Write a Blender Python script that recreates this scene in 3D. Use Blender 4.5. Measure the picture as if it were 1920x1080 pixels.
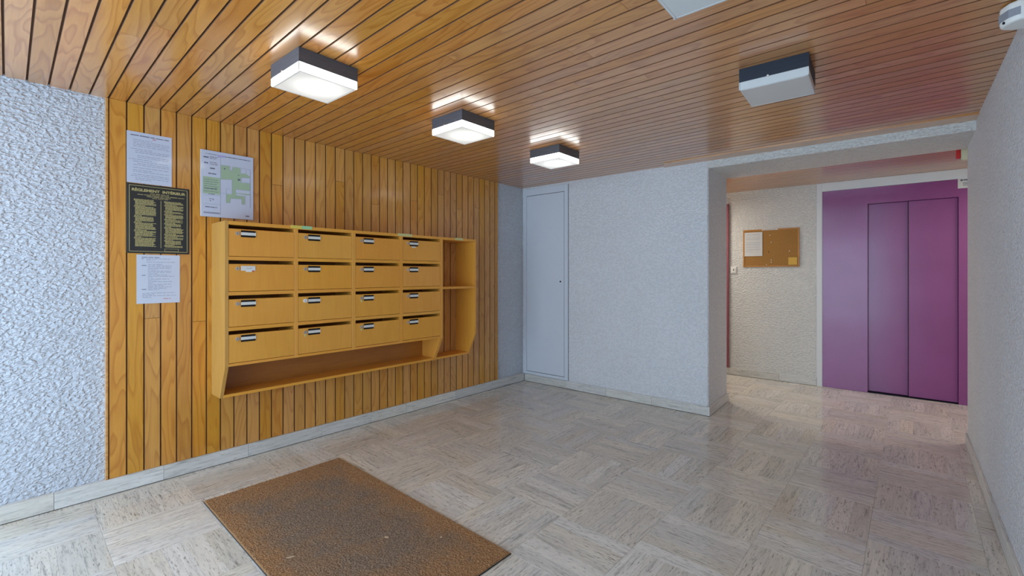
import bpy, math, random
from mathutils import Matrix, Vector
R = math.radians
random.seed(7)
S = bpy.context.scene
for o in list(bpy.data.objects): bpy.data.objects.remove(o)

# ------------------------------------------------------------------ camera, world, light, exposure
F = 844.0; HORIZON = 511.8; CH = 1.30
TH = math.atan((1712 - 960) / F)
cam = bpy.data.cameras.new('camera'); camo = bpy.data.objects.new('camera', cam)
S.collection.objects.link(camo); S.camera = camo
camo.location = (0, 0, CH); camo.rotation_euler = (R(90), 0, TH)
cam.sensor_width = 36; cam.sensor_fit = 'HORIZONTAL'; cam.lens = F / 1920 * 36
cam.shift_y = -(540 - HORIZON) / 1920; cam.clip_start = 0.02

w = bpy.data.worlds.new('world'); S.world = w; w.use_nodes = True
w.node_tree.nodes['Background'].inputs[0].default_value = (0.57, 0.775, 1.0, 1)
w.node_tree.nodes['Background'].inputs[1].default_value = 7.0
S.view_settings.view_transform = 'Standard'; S.view_settings.look = 'None'
S.view_settings.exposure = -0.06; S.view_settings.gamma = 1; S.view_settings.use_curve_mapping = False

XW, XR, H = -3.5376, 0.308, 2.325
YF = -1.35                                   # glazed street front behind the camera
def light_area(name, loc, rot, sx, sy, power, col, portal=False):
    l = bpy.data.lights.new(name, 'AREA'); l.shape = 'RECTANGLE'; l.size = sx; l.size_y = sy
    l.energy = power; l.color = col
    o = bpy.data.objects.new(name, l); S.collection.objects.link(o); o.location = loc; o.rotation_euler = rot
    if portal: l.cycles.is_portal = True
    return o
light_area('daylight_portal', (-1.55, YF - 0.02, 1.14), (R(90), 0, 0), 3.5, 2.2, 1, (1, 1, 1), True)
light_area('daylight_portal_side', (XW - 0.10, (YF-.22)/2, 1.14), (R(90), 0, R(-90)), 1.1, 2.2, 1, (1, 1, 1), True)  # portal for the added side opening
# warm lamp of the lift lobby, out of sight behind the pier
light_area('lobby_lamp', (-2.35, 5.55, H - 0.12), (0, 0, 0), 0.35, 0.35, 17, (1.0, 0.95, 0.84))
light_area('lobby_fill_right', (1.15, 5.55, H - 0.12), (0, 0, 0), 0.9, 0.9, 15, (1.0, 0.95, 0.86))  # added fill light for the lobby, no fixture

# ------------------------------------------------------------------ helpers
C = S.collection
class MB:
    def __init__(s): s.v = []; s.f = []; s.m = []
    def quad(s, pts, m=0):
        i = len(s.v); s.v += [tuple(p) for p in pts]; s.f.append(tuple(range(i, i + len(pts)))); s.m.append(m)
    def box(s, x0, y0, z0, x1, y1, z1, b=0.0, m=0):
        """box, optionally with bevelled edges"""
        if x0 > x1: x0, x1 = x1, x0
        if y0 > y1: y0, y1 = y1, y0
        if z0 > z1: z0, z1 = z1, z0
        b = min(b, (x1-x0)*.45, (y1-y0)*.45, (z1-z0)*.45)
        i = len(s.v)
        if b <= 0:
            s.v += [(x, y, z) for z in (z0, z1) for y in (y0, y1) for x in (x0, x1)]
            for q in ((0,2,3,1),(4,5,7,6),(0,1,5,4),(2,6,7,3),(0,4,6,2),(1,3,7,5)):
                s.f.append(tuple(i + k for k in q)); s.m.append(m)
            return s
        X, Y, Z = (x0, x1), (y0, y1), (z0, z1)
        idx = {}
        for a in (0, 1):
            for c in (0, 1):
                for d in (0, 1):
                    sx, sy, sz = (1, -1)[a]*b, (1, -1)[c]*b, (1, -1)[d]*b
                    for k, p in enumerate(((X[a], Y[c]+sy, Z[d]+sz), (X[a]+sx, Y[c], Z[d]+sz), (X[a]+sx, Y[c]+sy, Z[d]))):
                        idx[(a, c, d, k)] = len(s.v); s.v.append(p)
        def add(q, outward):
            ids = [idx[k] for k in q]; p = [Vector(s.v[j]) for j in ids]
            n = (p[1]-p[0]).cross(p[2]-p[1])
            if n.dot(Vector(outward)) < 0: ids.reverse()
            s.f.append(tuple(ids)); s.m.append(m)
        for a in (0, 1):
            add([(a,0,0,0),(a,1,0,0),(a,1,1,0),(a,0,1,0)], ((-1,1)[a],0,0))
            add([(0,a,0,1),(1,a,0,1),(1,a,1,1),(0,a,1,1)], (0,(-1,1)[a],0))
            add([(0,0,a,2),(1,0,a,2),(1,1,a,2),(0,1,a,2)], (0,0,(-1,1)[a]))
        for c in (0, 1):
            for d in (0, 1):
                add([(0,c,d,1),(1,c,d,1),(1,c,d,2),(0,c,d,2)], (0,(-1,1)[c],(-1,1)[d]))
                add([(c,0,d,0),(c,1,d,0),(c,1,d,2),(c,0,d,2)], ((-1,1)[c],0,(-1,1)[d]))
                add([(c,d,0,0),(c,d,1,0),(c,d,1,1),(c,d,0,1)], ((-1,1)[c],(-1,1)[d],0))
        for a in (0, 1):
            for c in (0, 1):
                for d in (0, 1):
                    add([(a,c,d,0),(a,c,d,1),(a,c,d,2)], ((-1,1)[a],(-1,1)[c],(-1,1)[d]))
        return s
    def prism(s, prof, axis, a0, a1, m=0):
        """extrude a 2-D outline (list of 2-tuples) along axis 'x','y' or 'z'"""
        def P(u, v, a):
            return {'x': (a, u, v), 'y': (u, a, v), 'z': (u, v, a)}[axis]
        i = len(s.v); n = len(prof)
        s.v += [P(u, v, a0) for u, v in prof] + [P(u, v, a1) for u, v in prof]
        area = sum(prof[k][0]*prof[(k+1)%n][1]-prof[(k+1)%n][0]*prof[k][1] for k in range(n))
        flip = (area > 0) != (axis != 'y')
        if a1 < a0: flip = not flip
        fs = [tuple(i+k for k in reversed(range(n))), tuple(i+n+k for k in range(n))]
        fs += [(i+k, i+(k+1)%n, i+n+(k+1)%n, i+n+k) for k in range(n)]
        for q in fs: s.f.append(tuple(reversed(q)) if flip else q); s.m.append(m)
        return s
    def cyl(s, c, r, a0, a1, axis='y', n=20, m=0, r2=None):
        r2 = r if r2 is None else r2
        def P(u, v, a): return {'x': (a, c[0]+u, c[1]+v), 'y': (c[0]+u, a, c[1]+v), 'z': (c[0]+u, c[1]+v, a)}[axis]
        i = len(s.v)
        for (a, rr) in ((a0, r), (a1, r2)):
            for k in range(n): t = 2*math.pi*k/n; s.v.append(P(rr*math.cos(t), rr*math.sin(t), a))
        flip = (axis == 'y') != (a1 < a0)
        fs = [tuple(i+k for k in reversed(range(n))), tuple(i+n+k for k in range(n))]
        fs += [(i+k, i+(k+1)%n, i+n+(k+1)%n, i+n+k) for k in range(n)]
        for q in fs: s.f.append(tuple(reversed(q)) if flip else q); s.m.append(m)
        return s
    def mesh(s, name, mats):
        me = bpy.data.meshes.new(name); me.from_pydata(s.v, [], s.f)
        for mt in (mats if isinstance(mats, (list, tuple)) else [mats]): me.materials.append(mt)
        for p, k in zip(me.polygons, s.m): p.material_index = k
        me.update(); return me
def put(name, mb, mat, parent=None, loc=(0,0,0), rotz=0.0, mtx=None, **props):
    me = mb.mesh(name, mat) if isinstance(mb, MB) else mb
    o = bpy.data.objects.new(name, me); C.objects.link(o)
    if parent: o.parent = parent
    if mtx is not None: o.matrix_local = mtx
    else: o.location = loc; o.rotation_euler = (0, 0, rotz)
    for k, v in props.items(): o[k] = v
    return o
def thing(name, label, cat, loc=(0,0,0), rotz=0.0, group=None, kind=None):
    o = bpy.data.objects.new(name, None); C.objects.link(o); o.location = loc; o.rotation_euler = (0,0,rotz)
    o.empty_display_size = 0.05; o['label'] = label; o['category'] = cat
    if group: o['group'] = group
    if kind: o['kind'] = kind
    return o
def smooth(o, ang=40):
    for p in o.data.polygons: p.use_smooth = True
    try: o.data.set_sharp_from_angle(angle=R(ang))
    except Exception: pass

# ------------------------------------------------------------------ materials
class NT:
    def __init__(s, name):
        s.m = bpy.data.materials.new(name); s.m.use_nodes = True; s.t = s.m.node_tree; s.n = s.t.nodes
        s.b = s.n['Principled BSDF']
    def N(s, typ, **kw):
        n = s.n.new(typ)
        for k, v in kw.items(): setattr(n, k, v)
        return n
    def L(s, a, b): s.t.links.new(a, b)
    def setv(s, **kw):
        for k, v in kw.items():
            inp = s.b.inputs[k.replace('_', ' ')]
            inp.default_value = v
    def coords(s, kind='Object', scale=(1,1,1), rot=(0,0,0), rnd=False):
        tc = s.N('ShaderNodeTexCoord'); mp = s.N('ShaderNodeMapping')
        mp.inputs['Scale'].default_value = scale; mp.inputs['Rotation'].default_value = rot
        s.L(tc.outputs[kind], mp.inputs['Vector'])
        if rnd:
            oi = s.N('ShaderNodeObjectInfo'); mu = s.N('ShaderNodeVectorMath', operation='SCALE')
            cx = s.N('ShaderNodeCombineXYZ')
            wn = s.N('ShaderNodeTexWhiteNoise'); wn.noise_dimensions = '1D'; s.L(oi.outputs['Random'], wn.inputs['W'])
            s.L(wn.outputs['Color'], mu.inputs[0]); mu.inputs['Scale'].default_value = 37.0
            s.L(mu.outputs[0], mp.inputs['Location']); s.wn = wn; s.oi = oi
        return mp.outputs[0]
    def noise(s, vec, scale, detail=3, rough=.5, dist=0.):
        n = s.N('ShaderNodeTexNoise'); n.inputs['Scale'].default_value = scale; n.inputs['Detail'].default_value = detail
        n.inputs['Roughness'].default_value = rough; n.inputs['Distortion'].default_value = dist
        if vec is not None: s.L(vec, n.inputs['Vector'])
        return n.outputs['Fac']
    def ramp(s, fac, stops, interp='LINEAR'):
        r = s.N('ShaderNodeValToRGB'); r.color_ramp.interpolation = interp; e = r.color_ramp.elements
        while len(e) < len(stops): e.new(0.5)
        for el, (p, c) in zip(e, stops):
            el.position = p; el.color = (c[0], c[1], c[2], 1) if not isinstance(c, (int, float)) else (c, c, c, 1)
        s.L(fac, r.inputs[0]); return r.outputs[0]
    def mix(s, a, b, fac, blend='MIX'):
        m = s.N('ShaderNodeMix', data_type='RGBA', blend_type=blend)
        for sock, val in ((m.inputs[0], fac), (m.inputs[6], a), (m.inputs[7], b)):
            if hasattr(val, 'is_linked') or hasattr(val, 'links'): s.L(val, sock)
            elif isinstance(val, (int, float)): sock.default_value = val
            else: sock.default_value = (*val, 1)
        return m.outputs[2]
    def math(s, op, a, b=0.0, c=0.0):
        m = s.N('ShaderNodeMath', operation=op)
        for sock, val in zip(m.inputs, (a, b, c)):
            if isinstance(val, (int, float)): sock.default_value = val
            else: s.L(val, sock)
        return m.outputs[0]
    def bump(s, h, strength=.5, dist=.01):
        b = s.N('ShaderNodeBump'); b.inputs['Strength'].default_value = strength; b.inputs['Distance'].default_value = dist
        s.L(h, b.inputs['Height']); s.L(b.outputs[0], s.b.inputs['Normal'])
    def col(s, c):
        if isinstance(c, tuple): s.b.inputs['Base Color'].default_value = (*c, 1)
        else: s.L(c, s.b.inputs['Base Color'])

def plain(name, c, rough=.5, metal=0., spec=.5, coat=0.):
    n = NT(name); n.col(c); n.setv(Roughness=rough, Metallic=metal)
    n.b.inputs['Specular IOR Level'].default_value = spec; n.b.inputs['Coat Weight'].default_value = coat
    return n.m

def crepi(name, c, scale, dist, rough=.75):
    """rough-cast plaster: smeared lumps"""
    n = NT(name)
    v = n.coords('Object', (1, 1, 1), (R(18), R(12), R(0)))
    mp = n.N('ShaderNodeMapping'); mp.inputs['Scale'].default_value = (1.0, 1.0, 1.7); mp.inputs['Rotation'].default_value = (R(35), R(-30), 0)
    n.L(v, mp.inputs['Vector']); v2 = mp.outputs[0]
    a = n.noise(v2, scale, 1.6, .5, .35)
    a = n.ramp(a, [(0.30, 0.0), (.70, 1.0)], 'EASE')
    b = n.noise(v, scale*3.1, 2, .6)
    h = n.math('ADD', n.math('MULTIPLY', a, .8), n.math('MULTIPLY', b, .16))
    n.bump(h, 1.0, dist)
    big = n.noise(v, 1.7, 3, .5)
    cc = n.ramp(big, [(.3, tuple(k*.955 for k in c)), (.7, c)])
    pit = n.ramp(h, [(.2, (.9, .9, .9)), (.55, (1, 1, 1))])
    n.col(n.mix(cc, pit, 1.0, 'MULTIPLY')); n.setv(Roughness=rough)
    return n.m

def wood(name, light, dark, line, rough=.22, coat=.6, ring=15., var=.22, grain=1.0, warp=1.0, coatr=.13, coati=1.5, svar=.12):
    """varnished plank: length along local x, width along local y"""
    n = NT(name)
    v = n.coords('Object', (1, 1, 1), rnd=True)
    st = n.N('ShaderNodeMapping'); st.inputs['Scale'].default_value = (1.1, 7.0, 7.0); n.L(v, st.inputs['Vector'])
    wv = n.noise(st.outputs[0], 1.0, 2.0, .45, .25*warp)
    # growth rings: bands of a stretched noise field give straight grain and cathedral figures
    bands = n.math('MULTIPLY', wv, ring)
    fr = n.math('FRACT', bands)
    rg = n.ramp(fr, [(0.0, 0.0), (.55, .25), (.86, 1.0), (1.0, 0.0)])
    fn = n.N('ShaderNodeMapping'); fn.inputs['Scale'].default_value = (5, 190, 190); n.L(v, fn.inputs['Vector'])
    fine = n.noise(fn.outputs[0], 1.0, 2, .6)
    fine = n.ramp(fine, [(.3, 0.0), (.75, 1.0)])
    c = n.mix(light, dark, n.math('MULTIPLY', rg, .62*grain))
    c = n.mix(c, line, n.math('MULTIPLY', fine, .22))
    bl = n.noise(v, 2.2, 2, .5)
    c = n.mix(c, dark, n.math('MULTIPLY', n.ramp(bl, [(.45, 0.0), (.8, 1.0)]), .35))
    # plank to plank tone
    sp = n.N('ShaderNodeSeparateColor'); n.L(n.wn.outputs['Color'], sp.inputs[0])
    hsv = n.N('ShaderNodeHueSaturation')
    n.L(n.math('MULTIPLY_ADD', sp.outputs[0], var*1.6, 1 - var), hsv.inputs['Value'])
    n.L(n.math('MULTIPLY_ADD', sp.outputs[1], .007, .4965), hsv.inputs['Hue'])
    n.L(n.math('MULTIPLY_ADD', sp.outputs[2], svar, 1-svar*.6), hsv.inputs['Saturation'])
    n.L(c, hsv.inputs['Color']); n.col(hsv.outputs[0])
    n.setv(Roughness=rough)
    n.b.inputs['Coat Weight'].default_value = coat; n.b.inputs['Coat Roughness'].default_value = coatr; n.b.inputs['Coat IOR'].default_value = coati
    n.bump(n.math('ADD', fine, n.math('MULTIPLY', rg, .6)), .12, .0012)
    return n.m

M = {}
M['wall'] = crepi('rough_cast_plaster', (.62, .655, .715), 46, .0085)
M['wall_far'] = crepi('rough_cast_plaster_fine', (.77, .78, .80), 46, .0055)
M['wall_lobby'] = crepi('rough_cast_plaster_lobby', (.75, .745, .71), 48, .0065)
M['paint'] = plain('white_gloss_paint', (.66, .70, .76), .35)
M['paint2'] = plain('white_matt_paint', (.74, .76, .76), .55)
M['ceil'] = wood('varnished_ceiling_pine', (.66, .30, .075), (.44, .155, .028), (.30, .085, .015), .30, .95, 13, .10, 1.3, coatr=.20, coati=1.52)
M['clad'] = wood('varnished_cladding_pine', (.68, .325, .055), (.48, .18, .022), (.33, .095, .012), .34, .55, 12, .10, 1.2, coatr=.16)
M['box'] = wood('varnished_oak_veneer', (.80, .365, .048), (.70, .29, .030), (.52, .20, .018), .42, .14, 4, .02, .45, .3, svar=.03)
M['boxside'] = wood('varnished_oak_edge', (.62, .33, .085), (.52, .25, .05), (.42, .18, .03), .42, .2, 6, .02, .6, .3, svar=.03)
M['boxdark'] = wood('varnished_oak_back_panel', (.42, .16, .035), (.30, .10, .02), (.22, .07, .015), .42, .3, 5, .05, .5, .3)
M['groove'] = plain('groove_shade_brown', (.17, .066, .020), .7)
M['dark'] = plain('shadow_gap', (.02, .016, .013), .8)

# travertine strips
def travertine(name, base, veins, rough, axis_long='x', joint=False, zs=10):
    n = NT(name)
    v = n.coords('Object', (1, 1, 1), rnd=True)
    tc = n.N('ShaderNodeTexCoord'); sx = n.N('ShaderNodeSeparateXYZ'); n.L(tc.outputs['Object'], sx.inputs[0])
    # every strip of a tile carries its own tone
    idx = n.math('FLOOR', n.math('MULTIPLY_ADD', sx.outputs['Y'], 5/.413, 2.5))
    wn = n.N('ShaderNodeTexWhiteNoise'); wn.noise_dimensions = '2D'
    cb = n.N('ShaderNodeCombineXYZ'); n.L(idx, cb.inputs[0]); n.L(n.math('MULTIPLY', n.oi.outputs['Random'], 91.7), cb.inputs[1])
    n.L(cb.outputs[0], wn.inputs['Vector'])
    off = n.N('ShaderNodeVectorMath', operation='SCALE'); n.L(wn.outputs['Color'], off.inputs[0]); off.inputs['Scale'].default_value = 9.0
    ad = n.N('ShaderNodeVectorMath', operation='ADD'); n.L(v, ad.inputs[0]); n.L(off.outputs[0], ad.inputs[1])
    st = n.N('ShaderNodeMapping'); st.inputs['Scale'].default_value = (5.5, 62, zs); n.L(ad.outputs[0], st.inputs['Vector'])
    a = n.noise(st.outputs[0], 1, 4, .62, .35)
    s2 = n.N('ShaderNodeMapping'); s2.inputs['Scale'].default_value = (28, 150, zs*2.5); n.L(ad.outputs[0], s2.inputs['Vector'])
    b = n.noise(s2.outputs[0], 1, 3, .6, .2)
    big = n.noise(ad.outputs[0], 4.0, 2, .5)
    c = n.ramp(a, [(.30, tuple(k*.48 for k in base)), (.43, tuple(k*.88 for k in base)), (.6, base), (.8, tuple(min(1, k*1.16) for k in base))])
    c = n.mix(c, veins, n.ramp(b, [(.32, .85), (.44, 0.0)]))
    c = n.mix(c, tuple(k*.86 for k in base), n.ramp(big, [(.4, 0.0), (.8, .6)]))
    sp = n.N('ShaderNodeSeparateColor'); n.L(wn.outputs['Color'], sp.inputs[0])
    hsv = n.N('ShaderNodeHueSaturation'); n.L(c, hsv.inputs['Color'])
    n.L(n.math('MULTIPLY_ADD', sp.outputs[1], .20, .90), hsv.inputs['Value'])
    n.L(n.math('MULTIPLY_ADD', sp.outputs[2], .7, .65), hsv.inputs['Saturation'])
    n.col(hsv.outputs[0])
    n.L(n.math('MULTIPLY_ADD', a, .17, rough), n.b.inputs['Roughness'])
    n.bump(n.math('ADD', a, b), .05, .001)
    return n.m
M['tile'] = travertine('polished_travertine', (.74, .70, .625), (.20, .17, .14), .045)
M['skirt'] = travertine('travertine_skirting', (.72, .70, .65), (.48, .45, .40), .28, zs=62)
M['grout'] = plain('grout', (.50, .47, .42), .6)

def coir():
    n = NT('coir_pile'); v = n.coords('Object')
    f = n.noise(v, 230, 3, .7); g = n.noise(v, 5.5, 4, .6); h = n.noise(v, 60, 3, .6)
    # worn dirty middle, cleaner rusty rim
    tc = n.N('ShaderNodeTexCoord'); sx = n.N('ShaderNodeSeparateXYZ'); n.L(tc.outputs['Object'], sx.inputs[0])
    ex = n.math('POWER', n.math('ABSOLUTE', n.math('DIVIDE', sx.outputs['X'], .81)), 3.0)
    ey = n.math('POWER', n.math('ABSOLUTE', n.math('DIVIDE', sx.outputs['Y'], .405)), 3.0)
    e = n.math('ADD', n.math('MAXIMUM', ex, ey), n.math('MULTIPLY_ADD', g, 1.3, -.62))
    base = n.mix((.25, .175, .12), (.38, .20, .088), n.ramp(e, [(.05, 0.0), (.7, 1.0)]))
    c = n.mix(base, (.055, .03, .018), n.ramp(f, [(.34, .8), (.52, 0.0)]))
    c = n.mix(c, (.52, .36, .22), n.ramp(f, [(.57, 0.0), (.74, .65)]))
    c = n.mix(c, (.16, .13, .11), n.ramp(h, [(.5, 0.0), (.8, .45)]))
    n.col(c); n.setv(Roughness=.95); n.b.inputs['Specular IOR Level'].default_value = .1
    n.bump(f, .8, .004); return n.m
M['coir'] = coir()
M['rubber'] = plain('black_rubber', (.02, .02, .022), .7)

def brushed(name, c, rough=.45):
    n = NT(name); v = n.coords('Object', (3, 3, 60)); a = n.noise(v, 3, 3, .6)
    n.col(n.ramp(a, [(.3, tuple(k*.75 for k in c)), (.7, c)])); n.setv(Roughness=rough, Metallic=.35); return n.m
M['lampmetal'] = brushed('grey_lacquered_metal', (.13, .135, .155), .42)
M['lampmetal2'] = brushed('dark_blue_grey_metal', (.028, .036, .055), .5)
M['chrome'] = plain('nickel', (.66, .58, .50), .38, .8)
M['black'] = plain('black_plastic', (.012, .012, .012), .75, 0, .2)
M['white_plastic'] = plain('white_plastic', (.80, .80, .76), .4)
M['cream'] = plain('cream_plastic', (.66, .62, .40), .4)
M['red'] = plain('red_plastic', (.62, .02, .02), .3)
M['sensor_lens'] = plain('grey_sensor_lens', (.28, .30, .34), .35)
M['card'] = plain('white_card', (.70, .70, .66), .5)
M['opal'] = plain('opal_glass_off', (.62, .63, .62), .25)
def emis(name, c, s):
    n = NT(name); n.col((.8, .82, .8)); n.b.inputs['Emission Color'].default_value = (*c, 1); n.b.inputs['Emission Strength'].default_value = s
    n.setv(Roughness=.3); return n.m
M['lit'] = emis('opal_glass_lit', (1.0, 1.0, .955), 6.0)
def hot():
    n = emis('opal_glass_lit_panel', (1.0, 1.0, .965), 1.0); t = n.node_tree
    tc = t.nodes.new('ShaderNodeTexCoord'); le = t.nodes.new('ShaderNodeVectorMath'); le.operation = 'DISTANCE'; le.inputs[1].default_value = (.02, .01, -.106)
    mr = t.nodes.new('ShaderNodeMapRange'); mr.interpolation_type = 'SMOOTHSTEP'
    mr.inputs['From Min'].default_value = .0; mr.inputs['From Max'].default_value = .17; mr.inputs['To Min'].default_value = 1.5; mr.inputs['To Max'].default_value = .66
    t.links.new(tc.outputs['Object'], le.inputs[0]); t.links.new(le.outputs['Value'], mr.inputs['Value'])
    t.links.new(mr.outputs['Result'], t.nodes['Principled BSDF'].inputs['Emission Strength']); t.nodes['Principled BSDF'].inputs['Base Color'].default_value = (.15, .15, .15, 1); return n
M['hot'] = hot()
M['seam'] = emis('opal_glass_seam', (.93, 1, .95), .34); M['seam'].node_tree.nodes['Principled BSDF'].inputs['Base Color'].default_value = (.2, .2, .2, 1)
def purple():
    n = NT('purple_gloss_paint'); v = n.coords('Object', (1, 1, 1))
    a = n.noise(v, 1.6, 2, .5)
    n.col(n.ramp(a, [(.3, (.25, .060, .205)), (.7, (.28, .070, .235))])); n.setv(Roughness=.24)
    n.b.inputs['Coat Weight'].default_value = .2; n.b.inputs['Coat Roughness'].default_value = .12
    n.bump(n.noise(v, 5, 2, .5), .12, .01); return n.m
M['purple'] = purple()
def cork():
    n = NT('cork'); v = n.coords('Object'); a = n.noise(v, 120, 3, .7)
    n.col(n.ramp(a, [(.35, (.30, .14, .03)), (.6, (.40, .20, .05)), (.75, (.5, .28, .09))])); n.setv(Roughness=.9); return n.m
M['cork'] = cork()
M['corkframe'] = plain('pine_frame', (.47, .21, .045), .45)
def paper(name, c, rough=.32, coat=.5):
    n = NT(name); v = n.coords('Object'); a = n.noise(v, 9, 2, .5)
    n.col(n.ramp(a, [(.3, tuple(k*.97 for k in c)), (.7, c)])); n.setv(Roughness=rough); n.b.inputs['Coat Weight'].default_value = coat
    n.b.inputs['Coat Roughness'].default_value = .06; return n.m
M['paper'] = paper('laminated_paper', (.56, .60, .72))
M['paper_matt'] = paper('matt_paper', (.58, .62, .73), .6, 0)
M['paper_lobby'] = paper('lobby_paper', (.66, .66, .64), .6, 0)
M['ink'] = plain('grey_ink', (.13, .14, .2), .6)
M['ink2'] = plain('pale_ink', (.27, .29, .38), .6)
M['inkred'] = plain('red_ink', (.5, .1, .12), .6)
M['green'] = plain('plan_green', (.36, .48, .33), .4)
M['violet'] = plain('violet_ink', (.42, .40, .66), .5)
M['yellow'] = plain('yellow_note', (.70, .42, .07), .7)
M['plaque'] = plain('black_plaque', (.018, .018, .018), .3, 0, .5, .3)
M['gold'] = plain('gold_print', (.46, .40, .17), .4, .1)
M['stick_y'] = plain('yellow_sticker', (.70, .56, .10), .5)
M['stick_g'] = plain('mint_sticker', (.32, .62, .34), .5)
M['stick_p'] = plain('pale_yellow_sticker', (.60, .58, .26), .5)
M['pink'] = plain('pink_red_paint', (.30, .075, .10), .3)
M['frame_alu'] = plain('window_frame_aluminium', (.55, .57, .6), .4, .6)
def glass():
    n = NT('clear_glass'); t = n.t
    for x in list(n.n): n.n.remove(x)
    out = n.N('ShaderNodeOutputMaterial'); mx = n.N('ShaderNodeMixShader'); tr = n.N('ShaderNodeBsdfTransparent'); gl = n.N('ShaderNodeBsdfGlossy')
    gl.inputs['Roughness'].default_value = .02; mx.inputs[0].default_value = .07
    n.L(tr.outputs[0], mx.inputs[1]); n.L(gl.outputs[0], mx.inputs[2]); n.L(mx.outputs[0], out.inputs[0]); return n.m
M['glass'] = glass()

# ------------------------------------------------------------------ floor
def floor_band(y):  # right wall inner face
    return 0.308 + (4.85 - y) * 0.0103
fl = put('floor', MB().box(-3.75, YF-.2, -.15, 2.1, 6.5, -.0012), M['grout'], kind='structure',
         label='polished travertine floor laid in a basket weave of striped square tiles', category='floor')
T = .413
strip = []
tm = MB()
for k in range(5):
    y0 = -T/2 + k*T/5
    g = .0010
    tm.box(-T/2+.0006, y0+(.0006 if k == 0 else .0003), -.006, T/2-.0006, y0+T/5-(.0006 if k == 4 else .0003), 0, .0005)
tmesh = tm.mesh('tile', M['tile'])
def ok_tile(cx, cy):
    if cy < 4.30: return cx > -3.75 and cx < .62
    if cy < 4.85+T/2+.02: return -1.62 < cx < .50 if cy < 4.62 else -2.5 < cx < 1.9
    return -2.5 < cx < 1.9 and cy < 6.45
nt = 0
for i in range(-9, 6):
    for j in range(-4, 14):
        cx = -.165 + (i+.5)*T; cy = .73 + (j+.5)*T
        if not ok_tile(cx, cy): continue
        if cy < YF+.1: continue
        rot = (90 if (i+j) % 2 == 0 else 0) + random.choice((0, 180))
        put('tile', tmesh, None, fl, (cx, cy, random.uniform(-.0002, .0002)), R(rot)); nt += 1

# ------------------------------------------------------------------ walls
BA = R(1.808); EA = R(2.392)
def frame_mtx(ox, oy, a): return Matrix.Translation((ox, oy, 0)) @ Matrix.Rotation(a, 4, 'Z')
BO = (-3.5376, 4.1700); EO = (-1.8037, 6.164)
# left wall: local x = world y, local y = into the wall
LR = R(90)
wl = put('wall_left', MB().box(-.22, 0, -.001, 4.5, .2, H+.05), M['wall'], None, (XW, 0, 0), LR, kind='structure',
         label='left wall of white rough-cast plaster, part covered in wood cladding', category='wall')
# right wall
ra = math.atan2(4.85-YF, .308-floor_band(YF))
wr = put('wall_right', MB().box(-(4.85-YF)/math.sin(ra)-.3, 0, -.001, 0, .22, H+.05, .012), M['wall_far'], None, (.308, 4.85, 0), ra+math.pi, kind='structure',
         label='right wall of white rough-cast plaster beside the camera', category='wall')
wr.rotation_euler = (0, 0, ra-math.pi)
# (x axis runs from the far end back past the camera; thickness away from the room)
wr.data = MB().box(0, 0, -.001, (4.85-YF)/math.sin(ra)+.3, .22, H+.05, .012).mesh('wall_right', M['wall_far'])
# back wall with the beam over the lobby opening
bm = MB()
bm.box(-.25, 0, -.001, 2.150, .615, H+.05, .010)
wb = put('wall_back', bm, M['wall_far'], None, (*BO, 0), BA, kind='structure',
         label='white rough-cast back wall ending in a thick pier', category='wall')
put('trim_2', MB().box(2.13, 0.0, 2.253, 3.95, .615, H+.05, .010), M['wall_lobby'], None, (*BO, 0), BA, kind='structure',
    label='rough-cast plaster beam over the opening to the lift lobby', category='beam')
# lobby walls
wf = MB(); wf.box(-.75, 0, -.001, .974, .2, H+.05); wf.box(.974, .02, 2.2, 2.4, .2, H+.05); wf.box(2.30, 0, -.001, 3.7, .2, H+.05)
put('wall_lobby', wf, M['wall_lobby'], None, (*EO, 0), EA, kind='structure',
    label='rough-cast wall of the lift lobby carrying the cork board', category='wall')
put('wall_lobby_left', MB().box(-2.75, 4.7, -.001, -2.55, 6.5, H+.05), M['wall_lobby'], kind='structure', label='end wall of the lobby passage hidden behind the pier', category='wall')
put('wall_lobby_right', MB().box(1.85, 4.6, -.001, 2.05, 6.6, H+.05), M['wall_lobby'], kind='structure', label='end wall of the lobby recess right of the lift', category='wall')
put('wall_recess', MB().box(.50, 4.63, -.001, 1.95, 4.85, H+.05), M['wall_lobby'], kind='structure', label='return wall of the lobby recess beside the lift', category='wall')
put('wall_passage', MB().box(-2.75, 4.60, -.001, -3.3, 4.8, H+.05), M['wall_lobby'], kind='structure', label='short return wall behind the back wall', category='wall')
# glazed front behind the camera
ff = MB(); ff.box(-3.75, YF-.2, -.001, -3.35, YF, H+.05); ff.box(.2, YF-.2, -.001, .7, YF, H+.05); ff.box(-3.35, YF-.2, 2.26, .2, YF, H+.05)
put('wall_front', ff, M['wall_far'], kind='structure', label='street front wall behind the camera around the glazed entrance', category='wall')
wn1 = thing('window_1', 'glazed entrance front behind the camera in aluminium frame', 'window', (-1.575, YF-.1, 0), 0, None, 'structure')
wfm = MB()
for x in (-1.775, -.62, .56, 1.775): wfm.box(x-.03, -.04, 0, x+.03, .04, 2.26)
for z in (0, 1.02, 2.2): wfm.box(-1.775, -.035, z, 1.775, .035, z+.06)
put('window_frame', wfm, M['frame_alu'], wn1)
for a, b in ((-1.745, -.65), (-.59, .53), (.59, 1.745)):
    put('pane', MB().box(a, -.003, .06, b, .003, 2.2), M['glass'], wn1)

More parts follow.
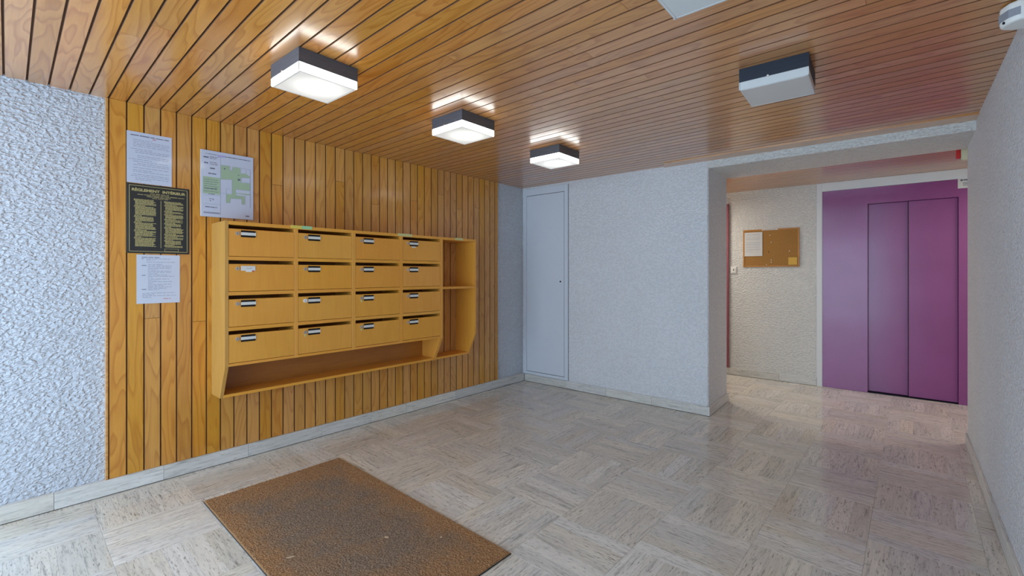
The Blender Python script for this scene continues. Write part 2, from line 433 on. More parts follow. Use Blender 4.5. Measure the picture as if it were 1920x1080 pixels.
wn2 = thing('fill_window', 'added unseen side glazing in aluminium frame, letting daylight onto the right wall', 'window', (XW-.1, 0, 0), LR, None, 'structure')  # unseen opening added to bring daylight onto the right wall
m = MB()
for x in (YF+.03, -.25): m.box(x-.03, -.04, 0, x+.03, .04, H)
for z in (0, 2.24): m.box(YF, -.035, z, -.22, .035, z+.08)
put('window_frame', m, M['frame_alu'], wn2)
put('pane', MB().box(YF+.06, -.003, .08, -.28, .003, 2.24), M['glass'], wn2)

# ------------------------------------------------------------------ boards
PITCH = .0815; J0 = -.0106
def board_mesh(L, W, T=.012, b=.0012, gap=.0070):
    m = MB(); h = W/2 - gap/2
    m.prism([(-h, 0), (h, 0), (h, T-b), (h-b, T), (-h+b, T), (-h, T-b)], 'x', .0006, L-.0006)
    m.m[-6:] = [0, 1, 1, 0, 1, 1]          # board edges coloured dark to stand in for shade in the grooves
    return m
ce = put('ceiling', MB().box(-3.8, YF-.2, H+.0125, 2.1, 6.6, H+.1), M['groove'], kind='structure',
         label='glossy varnished pine board ceiling running across the hall', category='ceiling')
def ceil_board(x0, x1, yc, W):
    mtx = Matrix(((1, 0, 0, x0), (0, -1, 0, yc), (0, 0, -1, H+.0125), (0, 0, 0, 1)))
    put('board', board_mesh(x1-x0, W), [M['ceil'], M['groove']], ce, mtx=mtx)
k0 = int((YF-J0)/PITCH)-1
k = k0
while True:
    y0 = J0 + k*PITCH; k += 1
    if y0 > 6.4: break
    if y0 < 4.5: xa, xb = -3.56, floor_band(y0)+.03
    elif y0 < 4.79: continue
    else: xa, xb = -2.57, 1.87
    x = xa
    cuts = []
    x = xa + random.uniform(.5, 3.2)
    while x < xb - .35: cuts.append(x); x += random.uniform(1.6, 3.4)
    pts = [xa] + cuts + [xb]
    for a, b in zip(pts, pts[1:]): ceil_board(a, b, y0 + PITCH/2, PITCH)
# closing board along the opening, cut at an angle
cb = MB()
cb.prism([(0, 0), (2.10, 0), (2.10, .148), (.07, .148)], 'z', 0, .012)
mt = Matrix.Translation((-1.78, 4.218, H+.004-.012)) @ Matrix.Rotation(R(2.0), 4, 'Z') @ Matrix.Rotation(0, 4, 'X')
cbm = MB(); cbm.prism([(-.03, 0), (2.14, 0), (2.14, -.158), (.035, -.158)], 'z', -.004, .010)
put('trim_1', cbm, M['ceil'], None, (-1.77, 4.226, H-.004), R(1.85), kind='structure',
    label='wide orange closing board along the ceiling edge above the opening', category='trim')

# wall cladding
def clad_board(y0, W, z0, z1):
    # local frame of wall_left: x = world y, y = into wall.  board: x->z, z->-y(local)
    mtx = Matrix(((0, -1, 0, y0+W/2), (0, 0, -1, -.0005), (1, 0, 0, z0), (0, 0, 0, 1)))
    put('cladding_board', board_mesh(z1-z0, W,   .020, .0012, .0056), [M['clad'], M['groove']], wl, mtx=mtx)
Y0, Y1 = .3962, 3.694
put('cladding_backing', MB().box(Y0-.013, -.012, .09, Y1, .01, H), M['groove'], wl)
put('edge_strip', MB().box(Y0-.014, -.024, .088, Y0-.001, 0, H, .002), M['clad'], wl)
put('edge_strip', MB().box(Y1-.001, -.024, .088, Y1+.010, 0, H, .002), M['clad'], wl)
k = 0
splits = {2: 1.02, 5: .98, 8: 1.98, 11: 1.95, 17: 2.05, 21: 1.90, 26: 1.98, 30: 2.08, 33: 1.96, 36: 2.0}
while Y0 + k*PITCH < Y1 - .02:
    W = min(PITCH, Y1 - (Y0+k*PITCH)); y = Y0 + k*PITCH
    z = splits.get(k)
    if z: clad_board(y, W, .092, z); clad_board(y, W, z+.001, H)
    else: clad_board(y, W, .092, H)
    k += 1

# ------------------------------------------------------------------ skirting
def skirting(name, ox, oy, rz, cuts, label, h=.09, t=.013):
    r = thing(name, label, 'skirting', (ox, oy, 0), rz, None, 'structure')
    put('floor_joint', MB().box(cuts[0], -t+.0025, .0002, cuts[-1], -.001, .0035), M['dark'], r)
    for a, b in zip(cuts, cuts[1:]):
        put('skirting_piece', MB().box(a+.0007, -t, .0034, b-.0007, 0, h, .0015), M['skirt'], r)
    return r
skirting('baseboard_left', XW, 0, LR, [-.22, .172, .655, 1.136, 1.665, 2.10, 2.468, 3.069, 3.60, 4.155], 'low travertine skirting along the left wall and cladding', .0915, .032)
skirting('baseboard_back', *BO, BA, [.035, .62, 1.12, 1.62, 2.165], 'low travertine skirting under the cupboard door and back wall', .088)
skirting('baseboard_pier', -1.3872, 4.222, R(90)+R(.8), [0, .64], 'travertine skirting on the inner side of the pier', .088, .014)
skirting('baseboard_right', .308, 4.85, ra-math.pi, [0]+[.35+.5*q for q in range(12)], 'travertine skirting along the right wall', .088, .013)
skirting('baseboard_lobby', *EO, EA, [-.7, .17, .60, .974], 'travertine skirting below the cork board', .088)
# fix inner side orientation of the pier skirting: room lies on +x side
o = bpy.data.objects['baseboard_pier']; o.location = (-1.388, 4.224, 0); o.rotation_euler = (0, 0, R(90)+BA)

# ------------------------------------------------------------------ cupboard door in the back wall
dr = thing('door_1', 'tall flush white service cupboard door in the corner of the back wall', 'door', (*BO, 0), BA, None, 'structure')
f = MB()
s0, s1, zt, zb = .026, .652, 2.300, .092
f.box(s0, -.012, zb, .062, .004, zt, .002); f.box(.604, -.012, zb, s1, .004, zt, .002)
f.box(.062, -.012, 2.222, .604, .004, zt, .002); f.box(.062, -.012, zb, .604, .004, .124, .002)
put('door_frame', f, M['paint'], dr)
put('shadow_gap', MB().box(.060, -.001, .122, .606, .003, 2.224), M['dark'], dr)
lf = put('door_leaf', MB().box(.0668, -.011, .1295, .5995, -.0015, 2.2165, .001), M['paint'], dr)
put('shadow_gap', MB().box(.652, -.003, .092, .6555, .001, 2.30), M['dark'], dr)
put('keyhole', MB().cyl((.552, 1.202), .0095, -.0145, -.009), M['black'], dr)
for z in (.55, 1.22, 1.9):
    put('hinge', MB().cyl((.0635, 0), .005, z-.03, z+.03, 'z', 10), M['paint'], dr, (0, -.013, 0))

# ------------------------------------------------------------------ lift
lift = thing('door_2', 'purple sliding lift door with two leaves in a wide purple frame', 'lift door', (*EO, 0), EA, None, 'structure')
f = MB()
f.prism([(1.030, .003), (1.437, .003), (1.437, 2.052), (2.141, 2.052), (2.141, .003), (2.330, .003), (2.330, 2.226), (1.030, 2.226)], 'y', -.004, .10)
put('door_frame', f, M['purple'], lift)
put('shaft_back', MB().box(1.43, .095, 0, 2.15, .12, 2.06), M['dark'], lift)
put('sill', MB().box(1.437, .0, 0, 2.141, .1, .004), M['lampmetal2'], lift)
put('door_leaf', MB().box(1.440, .052, .012, 1.778, .078, 2.050, .002), M['purple'], lift)
lf = put('door_leaf', MB().box(1.772, .026, .012, 2.139, .050, 2.050, .002), M['purple'], lift)
put('leaf_gap_shade', MB().box(1.7665, .030, .012, 1.7722, .052, 2.050), M['dark'], lift)  # dark strip standing for the shaded gap between the leaves
put('release_hole', MB().cyl((1.885, 1.965), .012, .020, .0265, 'y', 16), M['purple'], lf)
t1 = MB(); t1.box(.976, -.010, .0, 1.029, .02, H, .002); t1.box(1.029, -.010, 2.228, 2.33, .02, H, .002)
put('trim_3', t1, M['paint2'], None, (*EO, 0), EA, kind='structure', label='smooth white painted surround of the lift frame', category='trim')
pl = thing('notice_plate', 'small white notice plate at the top right corner of the lift frame', 'sign', (*EO, 0), EA)
pl.location = (EO[0]+math.cos(EA)*2.135, EO[1]+math.sin(EA)*2.135, 2.133)
put('plate', MB().box(0, -.0085, 0, .13, -.005, .10, .001), M['card'], pl)
tx = MB(); tx.box(.018, -.0092, .070, .036, -.0085, .088); tx.box(.040, -.0092, .073, .115, -.0085, .085)
for z, a in ((.050, .11), (.038, .10), (.024, .08)): tx.box(.035, -.0092, z, a, -.0085, z+.005)
put('lettering', tx, M['ink'], pl, kind='stuff')

# pink-red door edge at far left of the lobby
pd = thing('door_3', 'edge of a dark pink door frame just behind the pier', 'door', (*EO, 0), EA, None, 'structure')
f = MB(); f.box(-.045, -.03, .092, .042, .0, 2.182, .004); put('door_frame', f, M['pink'], pd)
f = MB(); f.box(-.70, -.018, .092, -.045, .0, 2.14, .003); put('door_leaf', f, M['pink'], pd)

# switch
sw = thing('light_switch', 'small white push switch below and left of the cork board', 'switch', (EO[0]+math.cos(EA)*.062, EO[1]+math.sin(EA)*.062, 1.292), EA)
put('plate', MB().box(0, -.012, 0, .070, 0, .088, .003), M['white_plastic'], sw)
put('rocker', MB().box(.012, -.017, .014, .058, -.012, .074, .002), M['white_plastic'], sw)
put('symbol', MB().box(.032, -.0182, .034, .040, -.0168, .060), M['black'], sw)

# ------------------------------------------------------------------ cork board with notices
def on_e(s, z): return (EO[0]+math.cos(EA)*s, EO[1]+math.sin(EA)*s, z)
cbd = thing('cork_board', 'wood framed cork notice board on the lobby wall left of the lift', 'notice board', on_e(.207, 1.373), EA)
W_, H_ = .603, .463
f = MB(); fw_ = .018
f.box(0, -.0135, 0, W_, 0, fw_, .002); f.box(0, -.0135, H_-fw_, W_, 0, H_, .002); f.box(0, -.0135, fw_, fw_, 0, H_-fw_, .002); f.box(W_-fw_, -.0135, fw_, W_, 0, H_-fw_, .002)
put('frame', f, M['corkframe'], cbd)
put('cork_sheet', MB().box(fw_, -.009, fw_, W_-fw_, -.002, H_-fw_), M['cork'], cbd)
for (px, pz, mt_) in ((.295, .385, 'card'), (.31, .30, 'card'), (.283, .185, 'black'), (.31, .085, 'card'), (.31, .058, 'card'), (.26, .028, 'card'), (.50, .19, 'card')):
    put('push_pin', MB().cyl((px, pz), .0055, -.0135, -.009, 'y', 10), M[mt_], cbd)
def text_bars(mb, x0, x1, z, y, h=.0028, word=(.008, .03), gap=.004, dens=1.0, d=.0004):
    x = x0
    while x < x1 - .004:
        wdt = min(random.uniform(*word), x1-x)
        if random.random() < dens: mb.box(x, y-d, z, x+wdt, y, z+h*random.uniform(.8, 1.0))
        x += wdt + gap
pp = thing('notice_sheet', 'white printed sheet pinned at left on the cork board', 'paper', on_e(.225, 1.373+.135), EA)
put('sheet', MB().box(0, -.0150, 0, .198, -.0138, .295), M['paper_lobby'], pp)
t = MB()
for z in (.27, .262, .235, .215, .205, .17, .16, .145, .135, .115, .105, .085, .075, .055): text_bars(t, .018, .17 if z > .06 else .1, z, -.0150)
put('printed_lines', t, M['ink2'], pp, kind='stuff')
nt_ = put('sticky_note', MB().box(0, -.0150, 0, .088, -.0137, .088), M['yellow'], None, on_e(.697, 1.373+.024), EA)
nt_['label'] = 'small yellow note in the lower right corner of the cork board'; nt_['category'] = 'paper'
st = thing('label_strip', 'narrow white label strip on the top edge of the cork board', 'label', on_e(.418, 1.373+H_-.016), EA)
put('strip', MB().box(0, -.0152, 0, .168, -.0137, .014), M['card'], st)
t = MB(); text_bars(t, .012, .155, .005, -.0152, .004); put('lettering', t, M['ink'], st, kind='stuff')

# ------------------------------------------------------------------ mailbox cabinet (local x = world y, y into wall)
CX0 = XW + .0202      # face of the cladding
mbx = thing('mailbox_cabinet', 'large oak wall cabinet of sixteen letterboxes with open shelves at right', 'mailbox', (CX0, 0, 0), LR)
DEP = .2775
yf = -DEP; BK = -.001
def side(y0, y1, zbend=.700, zbot=.492, back_in=.103):
    m = MB(); m.prism([(BK, zbot-.004), (BK, 1.631), (yf, 1.631), (yf, zbend), (yf+back_in, zbot-.004)], 'x', y0, y1)
    return m
wood_side = {'rot': None}
def vput(name, mb, mat, parent): return put(name, mb, M[mat], parent)
def vboard(name, m, parent, mat='box'):
    """rotate a mesh given in cabinet coordinates so its local x runs up: keeps the grain vertical"""
    vs = [(z, x, y) for x, y, z in m.v]; m.v = vs
    mtx = Matrix(((0, 1, 0, 0), (0, 0, 1, 0), (1, 0, 0, 0), (0, 0, 0, 1)))
    return put(name, m, M[mat], parent, mtx=mtx)
vboard('side_panel', side(.915, .935), mbx, 'boxside')
vboard('side_panel', side(3.081, 3.102), mbx)
vboard('side_panel', side(2.648, 2.676), mbx)
DV = [(1.342, 1.368), (1.777, 1.806), (2.212, 2.241)]
for a, b in DV:
    m = MB(); m.box(a, yf, .704, b, BK, 1.609, .0008); vboard('divider', m, mbx)
put('top_board', MB().box(.935, yf, 1.608, 2.648, BK, 1.631, .0008), M['box'], mbx)
put('top_board', MB().box(2.676, yf, 1.608, 3.081, BK, 1.631, .0008), M['box'], mbx)
cols = [(.935, 1.342), (1.368, 1.777), (1.806, 2.212), (2.241, 2.648)]
tops = [1.608, 1.382, 1.156, .930]
PT = .0235
for a, b in cols:
    for r_ in range(1, 4):
        put('shelf', MB().box(a, yf, tops[r_], b, BK, tops[r_]+PT, .0008), M['box'], mbx)
    put('shelf', MB().box(a, yf, .704, b, BK, .722, .0008), M['box'], mbx)
put('back_panel', MB().box(.935, -.007, .492, 2.648, BK, 1.608), M['boxdark'], mbx)
# tray under the boxes, and shelves of the open bay
put('tray_board', MB().box(.935, yf+.097, .488, 2.648, BK, .507, .001), M['box'], mbx)
put('tray_board', MB().box(2.676, yf+.097, .488, 3.081, BK, .507, .001), M['box'], mbx)
put('shelf', MB().box(2.676, yf, 1.150, 3.081, BK, 1.171, .001), M['box'], mbx)

def make_door(w, style):
    """one letterbox door: leaf, lock, name holder"""
    return w
random.seed(11)
for ci, (a, b) in enumerate(cols):
    for ri, tz in enumerate(tops):
        z1 = tz - .0245; z0 = tz - .2005 + (.0 if ri < 3 else 0)
        z0 = (tops[ri+1]+PT if ri < 3 else .722) + .001
        m = MB(); m.box(a+.0015, yf+.0015, z0+.0015, b-.0015, yf+.0175, z1, .0012)
        d = vboard('door', m, mbx)
        # door children use the door's own rotated frame: (z, x, y)
        def dput(name, mb_, mat): mb_.v = [(z, x, y) for x, y, z in mb_.v]; return put(name, mb_, M[mat], d)
        lx = a + .050; lz = z1 - .0295
        big = (ci == 1 and ri == 2)
        m = MB(); m.cyl((lx, lz), .0120 if not big else .014, yf-.0065, yf+.002, 'y', 16, r2=.0120 if not big else .014); dput('lock', m, 'chrome' if not big else 'card')
        m = MB(); m.box(lx-.0012, yf-.0070, lz-.005, lx+.0012, yf-.0060, lz+.005); dput('keyhole', m, 'black' if not big else 'red')
        # holder
        hx0, hx1 = lx+.021, lx+.106; hz0, hz1 = lz-.0215, lz+.0215
        if ci == 0 and ri == 1:
            m = MB(); m.box(hx0, yf-.003, hz0+.008, hx1, yf+.002, hz1-.004, .0008); dput('name_card', m, 'card')
            m = MB(); m.box(hx0+.03, yf-.0034, lz+.001, hx1-.02, yf-.003, lz+.004); dput('lettering', m, 'ink2')
            m = MB(); m.box(hx0+.028, yf-.0035, hz0, hx0+.062, yf-.0005, hz0+.010); dput('sticker', m, 'white_plastic')
            m = MB(); m.box(hx1-.020, yf-.0035, hz0+.002, hx1-.008, yf-.0025, hz0+.010); dput('sticker', m, 'inkred')
        else:
            m = MB(); m.box(hx0, yf-.0030, hz0, hx1, yf+.002, hz0+.0118, .0006); m.box(hx0, yf-.0030, hz1-.0118, hx1, yf+.002, hz1, .0006)
            m.box(hx0, yf-.0012, hz0, hx1, yf+.002, hz1); dput('name_holder', m, 'black')
            m = MB(); m.box(hx0-.001, yf-.0026, hz0+.0120, hx1+.004, yf-.0011, hz1-.0120, .0004); dput('name_card', m, 'card')
        if (ci, ri) in ((3, 0),):
            m = MB(); m.box(hx0+.022, yf-.0008, hz0-.014, hx0+.062, yf+.002, hz0-.003); dput('sticker', m, 'card')
        if (ci, ri) in ((0, 3), (1, 3), (2, 2), (2, 3)):
            m = MB(); m.box(lx-.006, yf-.0006, lz-.030, lx+.006, yf+.002, lz-.014); dput('sticker', m, 'stick_p' if ci else 'box')

# coloured stickers on the top edge
def sticker(y0, y1, parts, label):
    o = thing('sticker', label, 'sticker', (CX0, 0, 0), LR, 'stickers on the cabinet top edge')
    for a, b, mt_ in parts: put('label_half', MB().box(a, yf-.0012, 1.6125, b, yf-.0003, 1.6345), M[mt_], o)
sticker(0, 0, [(1.317, 1.392, 'stick_y'), (1.393, 1.466, 'stick_g')], 'yellow and mint green sticker on the cabinet top edge nearest the plan')
sticker(0, 0, [(2.191, 2.337, 'stick_p')], 'pale yellow green sticker on the cabinet top edge above the fourth column')
sticker(0, 0, [(2.824, 2.925, 'stick_p')], 'short pale sticker on the cabinet top edge above the open bay')

# ------------------------------------------------------------------ papers on the cladding
def wall_sheet(name, label, cat, y0, z0, w_, h_, mat, t_=.0016, off=.0012):
    o = thing(name, label, cat, (CX0+off, y0, z0), LR)
    put('sheet', MB().box(0, -t_, 0, w_, 0, h_), M[mat], o)
    return o
random.seed(5)
o = wall_sheet('notice_sheet', 'laminated white notice sheet above the black plaque', 'paper', .477, 1.846, .220, .310, 'paper', .002)
t = MB(); text_bars(t, .018, .205, .286, -.002, .0055, (.02, .05)); put('title_line', t, M['ink'], o, kind='stuff')
t = MB()
for i, z in enumerate([.262, .252, .242, .232, .222, .205, .195, .185, .165, .155, .142, .130, .118, .108, .092, .078, .068, .052, .042, .030, .020]):
    a = (.03, .03, .03, .03, .03, .02, .04, .04, .05, .05, .01, .03, .05)[i % 13]
    text_bars(t, a, (.205 if i % 5 else .12), z, -.002, .0030)
put('printed_lines', t, M['ink2'], o, kind='stuff')
t = MB(); t.box(.122, -.0024, .276, .140, -.002, .280); put('red_mark', t, M['inkred'], o)
o = wall_sheet('notice_sheet', 'plain white printed sheet hanging below the black plaque', 'paper', .523, 1.112, .216, .300, 'paper_matt', .0012)
t = MB(); text_bars(t, .025, .115, .282, -.0012, .0045, (.02, .04)); text_bars(t, .025, .038, .273, -.0012, .0035)
for z in (.232, .172, .085): text_bars(t, .025, .047, z, -.0012, .0042)
put('title_line', t, M['ink'], o, kind='stuff')
t = MB()
for i, z in enumerate([.274, .266, .254]): text_bars(t, .047, (.165, .09, .19)[i], z, -.0012, .0030)
for i in range(20): text_bars(t, .055, (.125, .175, .172, .168, .10, .17, .17, .10, .15, .185, .085, .16, .10, .175, .08, .18, .13, .175, .145, .11)[i], .240-i*.0083, -.0012, .0029)
for i in range(4): text_bars(t, .028, (.19, .085, .195, .07)[i], .062-i*.0085, -.0012, .0029)
put('printed_lines', t, M['ink2'], o, kind='stuff')
t = MB(); text_bars(t, .13, .17, .025, -.0012, .003); put('signature', t, M['inkred'], o, kind='stuff')

# black plaque with the house rules
o = thing('house_rules_plaque', 'black plaque with gold print reading REGLEMENT INTERIEUR between two white sheets', 'sign', (CX0+.001, .477, 1.4205), LR)
PW, PH = .312, .422
put('plate', MB().box(0, -.0045, 0, PW, 0, PH, .0012), M['plaque'], o)
t = MB(); e = .0105; lw = .0028
t.box(e, -.0050, e, PW-e, -.0045, e+lw); t.box(e, -.0050, PH-e-lw, PW-e, -.0045, PH-e); t.box(e, -.0050, e, e+lw, -.0045, PH-e); t.box(PW-e-lw, -.0050, e, PW-e, -.0045, PH-e)
t.box(.163, -.0050, .035, .1655, -.0045, .330)
t.box(.183, -.0050, .014, .255, -.0045, .0158); t.box(.183, -.0050, .030, .255, -.0045, .0318); t.box(.183, -.0050, .014, .1848, -.0045, .0318); t.box(.2532, -.0050, .014, .255, -.0045, .0318)
put('border_lines', t, M['gold'], o, kind='stuff')
def text_obj(body, size, x, z, parent, mat, wfit=None, y=-.0047, ext=.0003, bold=0.0):
    cu = bpy.data.curves.new('lettering', 'FONT'); cu.body = body; cu.size = size; cu.extrude = ext; cu.align_x = 'CENTER'; cu.offset = bold
    tmp = bpy.data.objects.new('tmp', cu); C.objects.link(tmp)
    dg = bpy.context.evaluated_depsgraph_get(); me = bpy.data.meshes.new_from_object(tmp.evaluated_get(dg))
    C.objects.unlink(tmp); bpy.data.objects.remove(tmp)
    me.materials.clear(); me.materials.append(M[mat])
    ww = max(v.co.x for v in me.vertices)-min(v.co.x for v in me.vertices)
    sc = (wfit/ww) if wfit else 1.0
    for v in me.vertices: v.co.x *= sc
    q = bpy.data.objects.new('lettering', me); C.objects.link(q); q.parent = parent
    q.location = (x, y, z); q.rotation_euler = (R(90), 0, 0); return q
text_obj('RÈGLEMENT  INTÉRIEUR', .0215, PW/2, .3775, o, 'gold', .268, bold=.0009)
t = MB()
text_bars(t, .11, .205, .3655, -.0045, .0035, (.02, .03)); text_bars(t, .05, .285, .356, -.0045, .0035, (.015, .04)); text_bars(t, .095, .22, .347, -.0045, .0035, (.02, .03)); text_bars(t, .12, .20, .339, -.0045, .003, (.02, .03))
for c0, c1, seq in ((.033, .140, 'hTtttt.Ttttttttt.Ttttt.Ttttttt.Tttttt.Ttttttttt.Ttttttt'), (.180, .280, 'hTt.Ttttt.Tt.Tttt.Ttt.Ttt.Tttttt.Tt.Tt.Tttt.Ttt.T')):
    z = .325
    for ch in seq:
        if z < .040: break
        if ch == '.': z -= .0012; text_bars(t, c0+.003, c0+random.uniform(.03, .07), z, -.0045, .0042, (.006, .02), .002); z -= .0062
        else: text_bars(t, c0+(.006 if ch == 't' else 0), c1-random.choice((0, 0, .003, .012)), z, -.0045, .0041, (.006, .022), .0016); z -= .0060
put('printed_rules', t, M['gold'], o, kind='stuff')

# framed evacuation plan
o = thing('evacuation_plan', 'white framed building plan with green areas above the mailbox cabinet', 'sign', (CX0+.001, .850, 1.676), LR)
PW, PH = .318, .443
put('plate', MB().box(0, -.010, 0, PW, 0, PH, .0015), M['paper'], o)
def pm(x, y, w_=PW): # photo crop coordinates (864x1080 view) -> sheet
    u = (x-85)/(785-85); top = 72+u*(185-72); bot = 985+u*(1020-985)
    return u*PW, PH*(1-(y-top)/(bot-top))
Yp = -.0103
def poly(pts, mat, name, d=.0003):
    m = MB(); p = [pm(*q) for q in pts]; m.prism([(a, b) for a, b in p], 'y', Yp-d, Yp+.0004); return put(name, m, M[mat], o)
poly([(340,290),(460,300),(460,350),(490,365),(500,312),(600,322),(600,395),(680,400),(740,440),(738,455),(615,450),(600,520),(735,530),(735,630),(540,610),(540,660),(738,672),(738,690),(545,670),(530,690),(660,705),(665,810),(620,812),(618,740),(470,735),(462,795),(410,795),(412,675),(490,680),(490,480),(340,480)], 'green', 'plan_area')
poly([(112,440),(330,465),(330,690),(112,672)], 'green', 'legend_area')
poly([(300,150),(400,160),(400,190),(300,182)], 'violet', 'title_mark')
t = MB()
def line(x0, y0, x1, y1, h=.0016):
    a, b = pm(x0, y0), pm(x1, y1)
    if abs(a[0]-b[0]) > abs(a[1]-b[1]): t.prism([(a[0], a[1]-h/2), (b[0], b[1]-h/2), (b[0], b[1]+h/2), (a[0], a[1]+h/2)], 'y', Yp-.0006, Yp)
    else: t.prism([(a[0]-h/2, a[1]), (a[0]+h/2, a[1]), (b[0]+h/2, b[1]), (b[0]-h/2, b[1])], 'y', Yp-.0006, Yp)
for q in ((335,185,335,960),(338,288,460,298),(460,298,460,350),(460,352,492,365),(490,365,490,308),(500,308,738,345),(738,345,738,860),(340,480,485,482),(487,482,487,680),(410,605,470,608),(410,605,410,795),(340,665,410,670),(410,795,462,797),(462,797,466,735),(466,735,618,742),(618,742,622,812),(622,812,665,812),(665,812,668,700),(545,612,738,630),(540,665,540,700),(545,700,660,706),(615,450,738,456),(615,450,610,515),(610,515,738,528),(680,345,680,400),(610,335,610,390),(120,695,335,705),(120,815,335,822)):
    line(*q, h=.0012 if q[0] != 738 else .0022)
put('plan_lines', t, M['ink2'], o, kind='stuff')
t = MB()
for x0, y0, x1, h in ((120,175,185,.010),(200,175,300,.004),(200,195,290,.004),(130,255,180,.010),(200,250,300,.004),(200,275,300,.004),(200,330,270,.009),(140,130,300,.003),(400,175,745,.005),(180,400,290,.008),(125,480,300,.003),(125,510,310,.003),(125,540,300,.003),(125,570,310,.003),(130,600,290,.008),(125,640,300,.003),(180,680,260,.004),(140,855,290,.006),(675,968,730,.009),(190,745,250,.004),(200,770,215,.006),(235,760,250,.004),(380,335,400,.009),(565,480,600,.013),(570,420,585,.006)):
    a = pm(x0, y0); b = pm(x1, y0); text_bars(t, a[0], b[0], a[1]-h/2 - (b[1]-a[1])*0, Yp, h, (.008, .03), .0025)
put('lettering', t, M['ink'], o, kind='stuff')
t = MB(); a = pm(120, 930); b = pm(325, 945); t.box(a[0], Yp-.0005, a[1]-.006, b[0], Yp, a[1]+.004); put('legend_bar', t, M['inkred'] if False else M['ink2'], o)

# ------------------------------------------------------------------ ceiling lamps
def lamp(x, y, lit, label, rz=0.0, gr=None):
    o = thing('ceiling_lamp', label, 'lamp', (x, y, H), rz, gr or 'square ceiling lamps')
    a = .1475
    mt_ = 'lampmetal' if lit else 'lampmetal2'
    m = MB()
    for (x0, y0, x1, y1) in ((-a, -a, a, -a+.006), (-a, a-.006, a, a), (-a, -a+.006, -a+.006, a-.006), (a-.006, -a+.006, a, a-.006)): m.box(x0, y0, -.065, x1, y1, 0)
    m.box(-a+.006, -a+.006, -.004, a-.006, a-.006, 0)
    put('lamp_base', m, M[mt_], o)
    g = 'lit' if lit else 'opal'
    b = a-.0015
    m = MB(); m.box(-b, -b, -.106, b, b, -.064, .003)
    d = put('diffuser', m, M[g], o)
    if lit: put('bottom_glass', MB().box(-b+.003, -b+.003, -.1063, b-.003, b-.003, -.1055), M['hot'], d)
    # fused glass seam set in from the edges
    m = MB(); s = b-.008; q = .0040
    for (x0, y0, x1, y1) in ((-s, -s, s, -s+q), (-s, s-q, s, s), (-s, -s, -s+q, s), (s-q, -s, s, s)): m.box(x0, y0, -.1068, x1, y1, -.1058)
    for sx in (-1, 1):
        for sy in (-1, 1): m.box(sx*b-.0022, sy*b-.0022, -.104, sx*b+.0012, sy*b+.0012, -.067)
    put('seam', m, M['seam'] if lit else M['opal'], d)
    m = MB(); m.cyl((-.02, -.066), .005, -a-.005, -a, 'y', 10); put('clip_screw', m, M['chrome'], o)
    return o
lamp(-2.225, 1.020, True, 'lit square ceiling lamp nearest the camera, largest of the three glowing lamps', R(2))
lamp(-2.255, 2.040, True, 'lit square ceiling lamp in the middle of the glowing row', R(0.5))
lamp(-2.250, 3.065, True, 'lit square ceiling lamp farthest away, in front of the cupboard door', R(1))
lamp(-.515, 2.610, False, 'unlit square ceiling lamp with dark blue-grey base above the purple lift', R(3))
lamp(-.500, 1.472, False, 'unlit square ceiling lamp cut off by the top edge of the photo', R(1))

# ------------------------------------------------------------------ motion sensor, alarm
o = thing('motion_sensor', 'white motion sensor in the top corner of the right wall', 'sensor', (.30, 2.56, 2.286), R(-62))
bp = MB(); bp.prism([(-.048, .06), (.048, .06), (.055, .01), (.046, -.028), (.022, -.046), (-.022, -.046), (-.046, -.028), (-.055, .01)], 'z', -.040, .036)
h_ = put('housing', bp, M['white_plastic'], o); bv = h_.modifiers.new('bevel', 'BEVEL'); bv.width = .012; bv.segments = 4; smooth(h_, 60)
lz = MB(); lz.prism([(.0465, -.026), (.023, -.0475), (-.023, -.0475), (-.0465, -.026), (-.040, -.020), (.040, -.020)], 'z', -.022, .008); put('lens', lz, M['sensor_lens'], o)
put('indicator', MB().cyl((0, -.030), .005, -.048, -.044, 'y', 10), M['black'], o)
put('wall_bracket', MB().box(-.020, .05, -.02, .035, .085, .03, .004), M['white_plastic'], o)

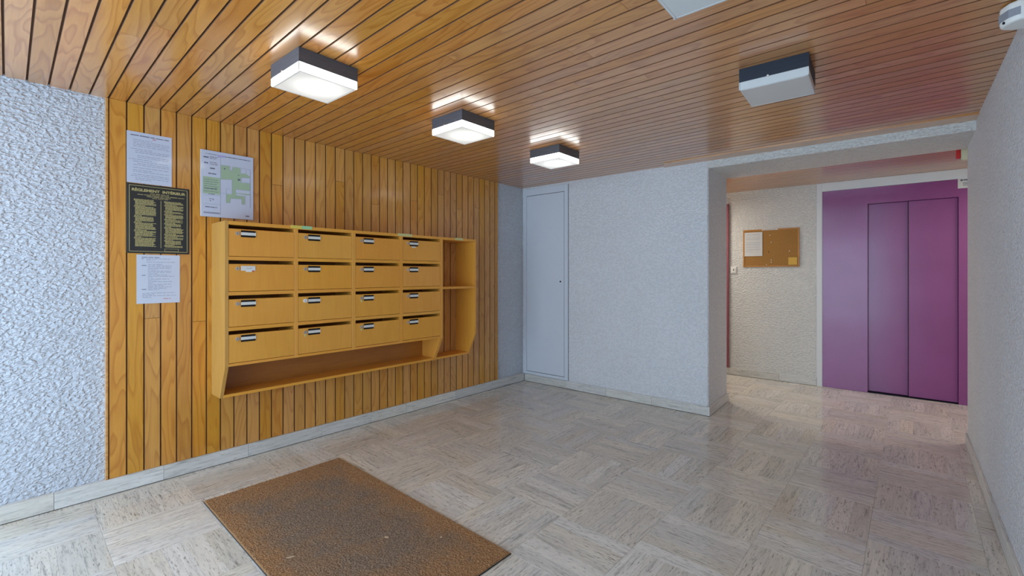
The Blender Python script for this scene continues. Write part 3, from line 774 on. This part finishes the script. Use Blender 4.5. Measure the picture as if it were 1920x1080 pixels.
o = thing('alarm_beacon', 'cream alarm beacon with a red lens under the ceiling behind the beam', 'alarm', (.288, 5.0, 2.282), 0)
put('housing', MB().box(-.008, -.035, -.098, .11, .035, .000, .005), M['cream'], o)
put('red_lens', MB().box(-.034, -.028, -.080, -.008, .028, -.004, .006), M['red'], o)
put('mounting', MB().box(.03, -.02, -.002, .09, .02, .043, .001), M['cream'], o)

# ------------------------------------------------------------------ door mat
o = thing('door_mat', 'large rectangular brown coir door mat on the floor before the mailboxes', 'mat', (-2.193, 1.144, 0), 0)
hx, hy = .807, .405
put('backing', MB().box(-hx, -hy, .0005, hx, hy, .006, .001), M['rubber'], o)
nx, ny = 330, 170
random.seed(3)
vs = []
for j in range(ny+1):
    for i in range(nx+1):
        ed = i in (0, nx) or j in (0, ny)
        vs.append((-hx+.002+(2*hx-.004)*i/nx + (0 if ed else random.uniform(-.0015, .0015)), -hy+.002+(2*hy-.004)*j/ny, .0058 if ed else random.uniform(.0092, .0128)))
fs = [(j*(nx+1)+i, j*(nx+1)+i+1, (j+1)*(nx+1)+i+1, (j+1)*(nx+1)+i) for j in range(ny) for i in range(nx)]
me = bpy.data.meshes.new('pile'); me.from_pydata(vs, [], fs); me.materials.append(M['coir'])
put('pile', me, None, o, kind='stuff')
# leaf scraps lying on the mat
M['leaf'] = plain('dry_leaf', (.52, .38, .24), .8)
def scrap(x, y, l_, w2, rz, label):
    m = MB(); m.prism([(-l_/2, 0), (-l_*.2, -w2/2), (l_*.25, -w2*.4), (l_/2, 0), (l_*.2, w2*.5), (-l_*.25, w2*.4)], 'z', 0, .0016)
    q = put('leaf_scrap', m, M['leaf'], None, (x, y, .0125), rz); q['label'] = label; q['category'] = 'leaf'; q['group'] = 'leaf scraps on the door mat'
scrap(-1.915, 1.231, .026, .014, .4, 'small pale leaf scrap on the right part of the door mat')
scrap(-2.105, .855, .040, .010, 1.1, 'thin curled dry leaf scrap near the front edge of the door mat')
scrap(-1.717, 1.408, .016, .010, 2.0, 'tiny pale scrap near the right edge of the door mat')
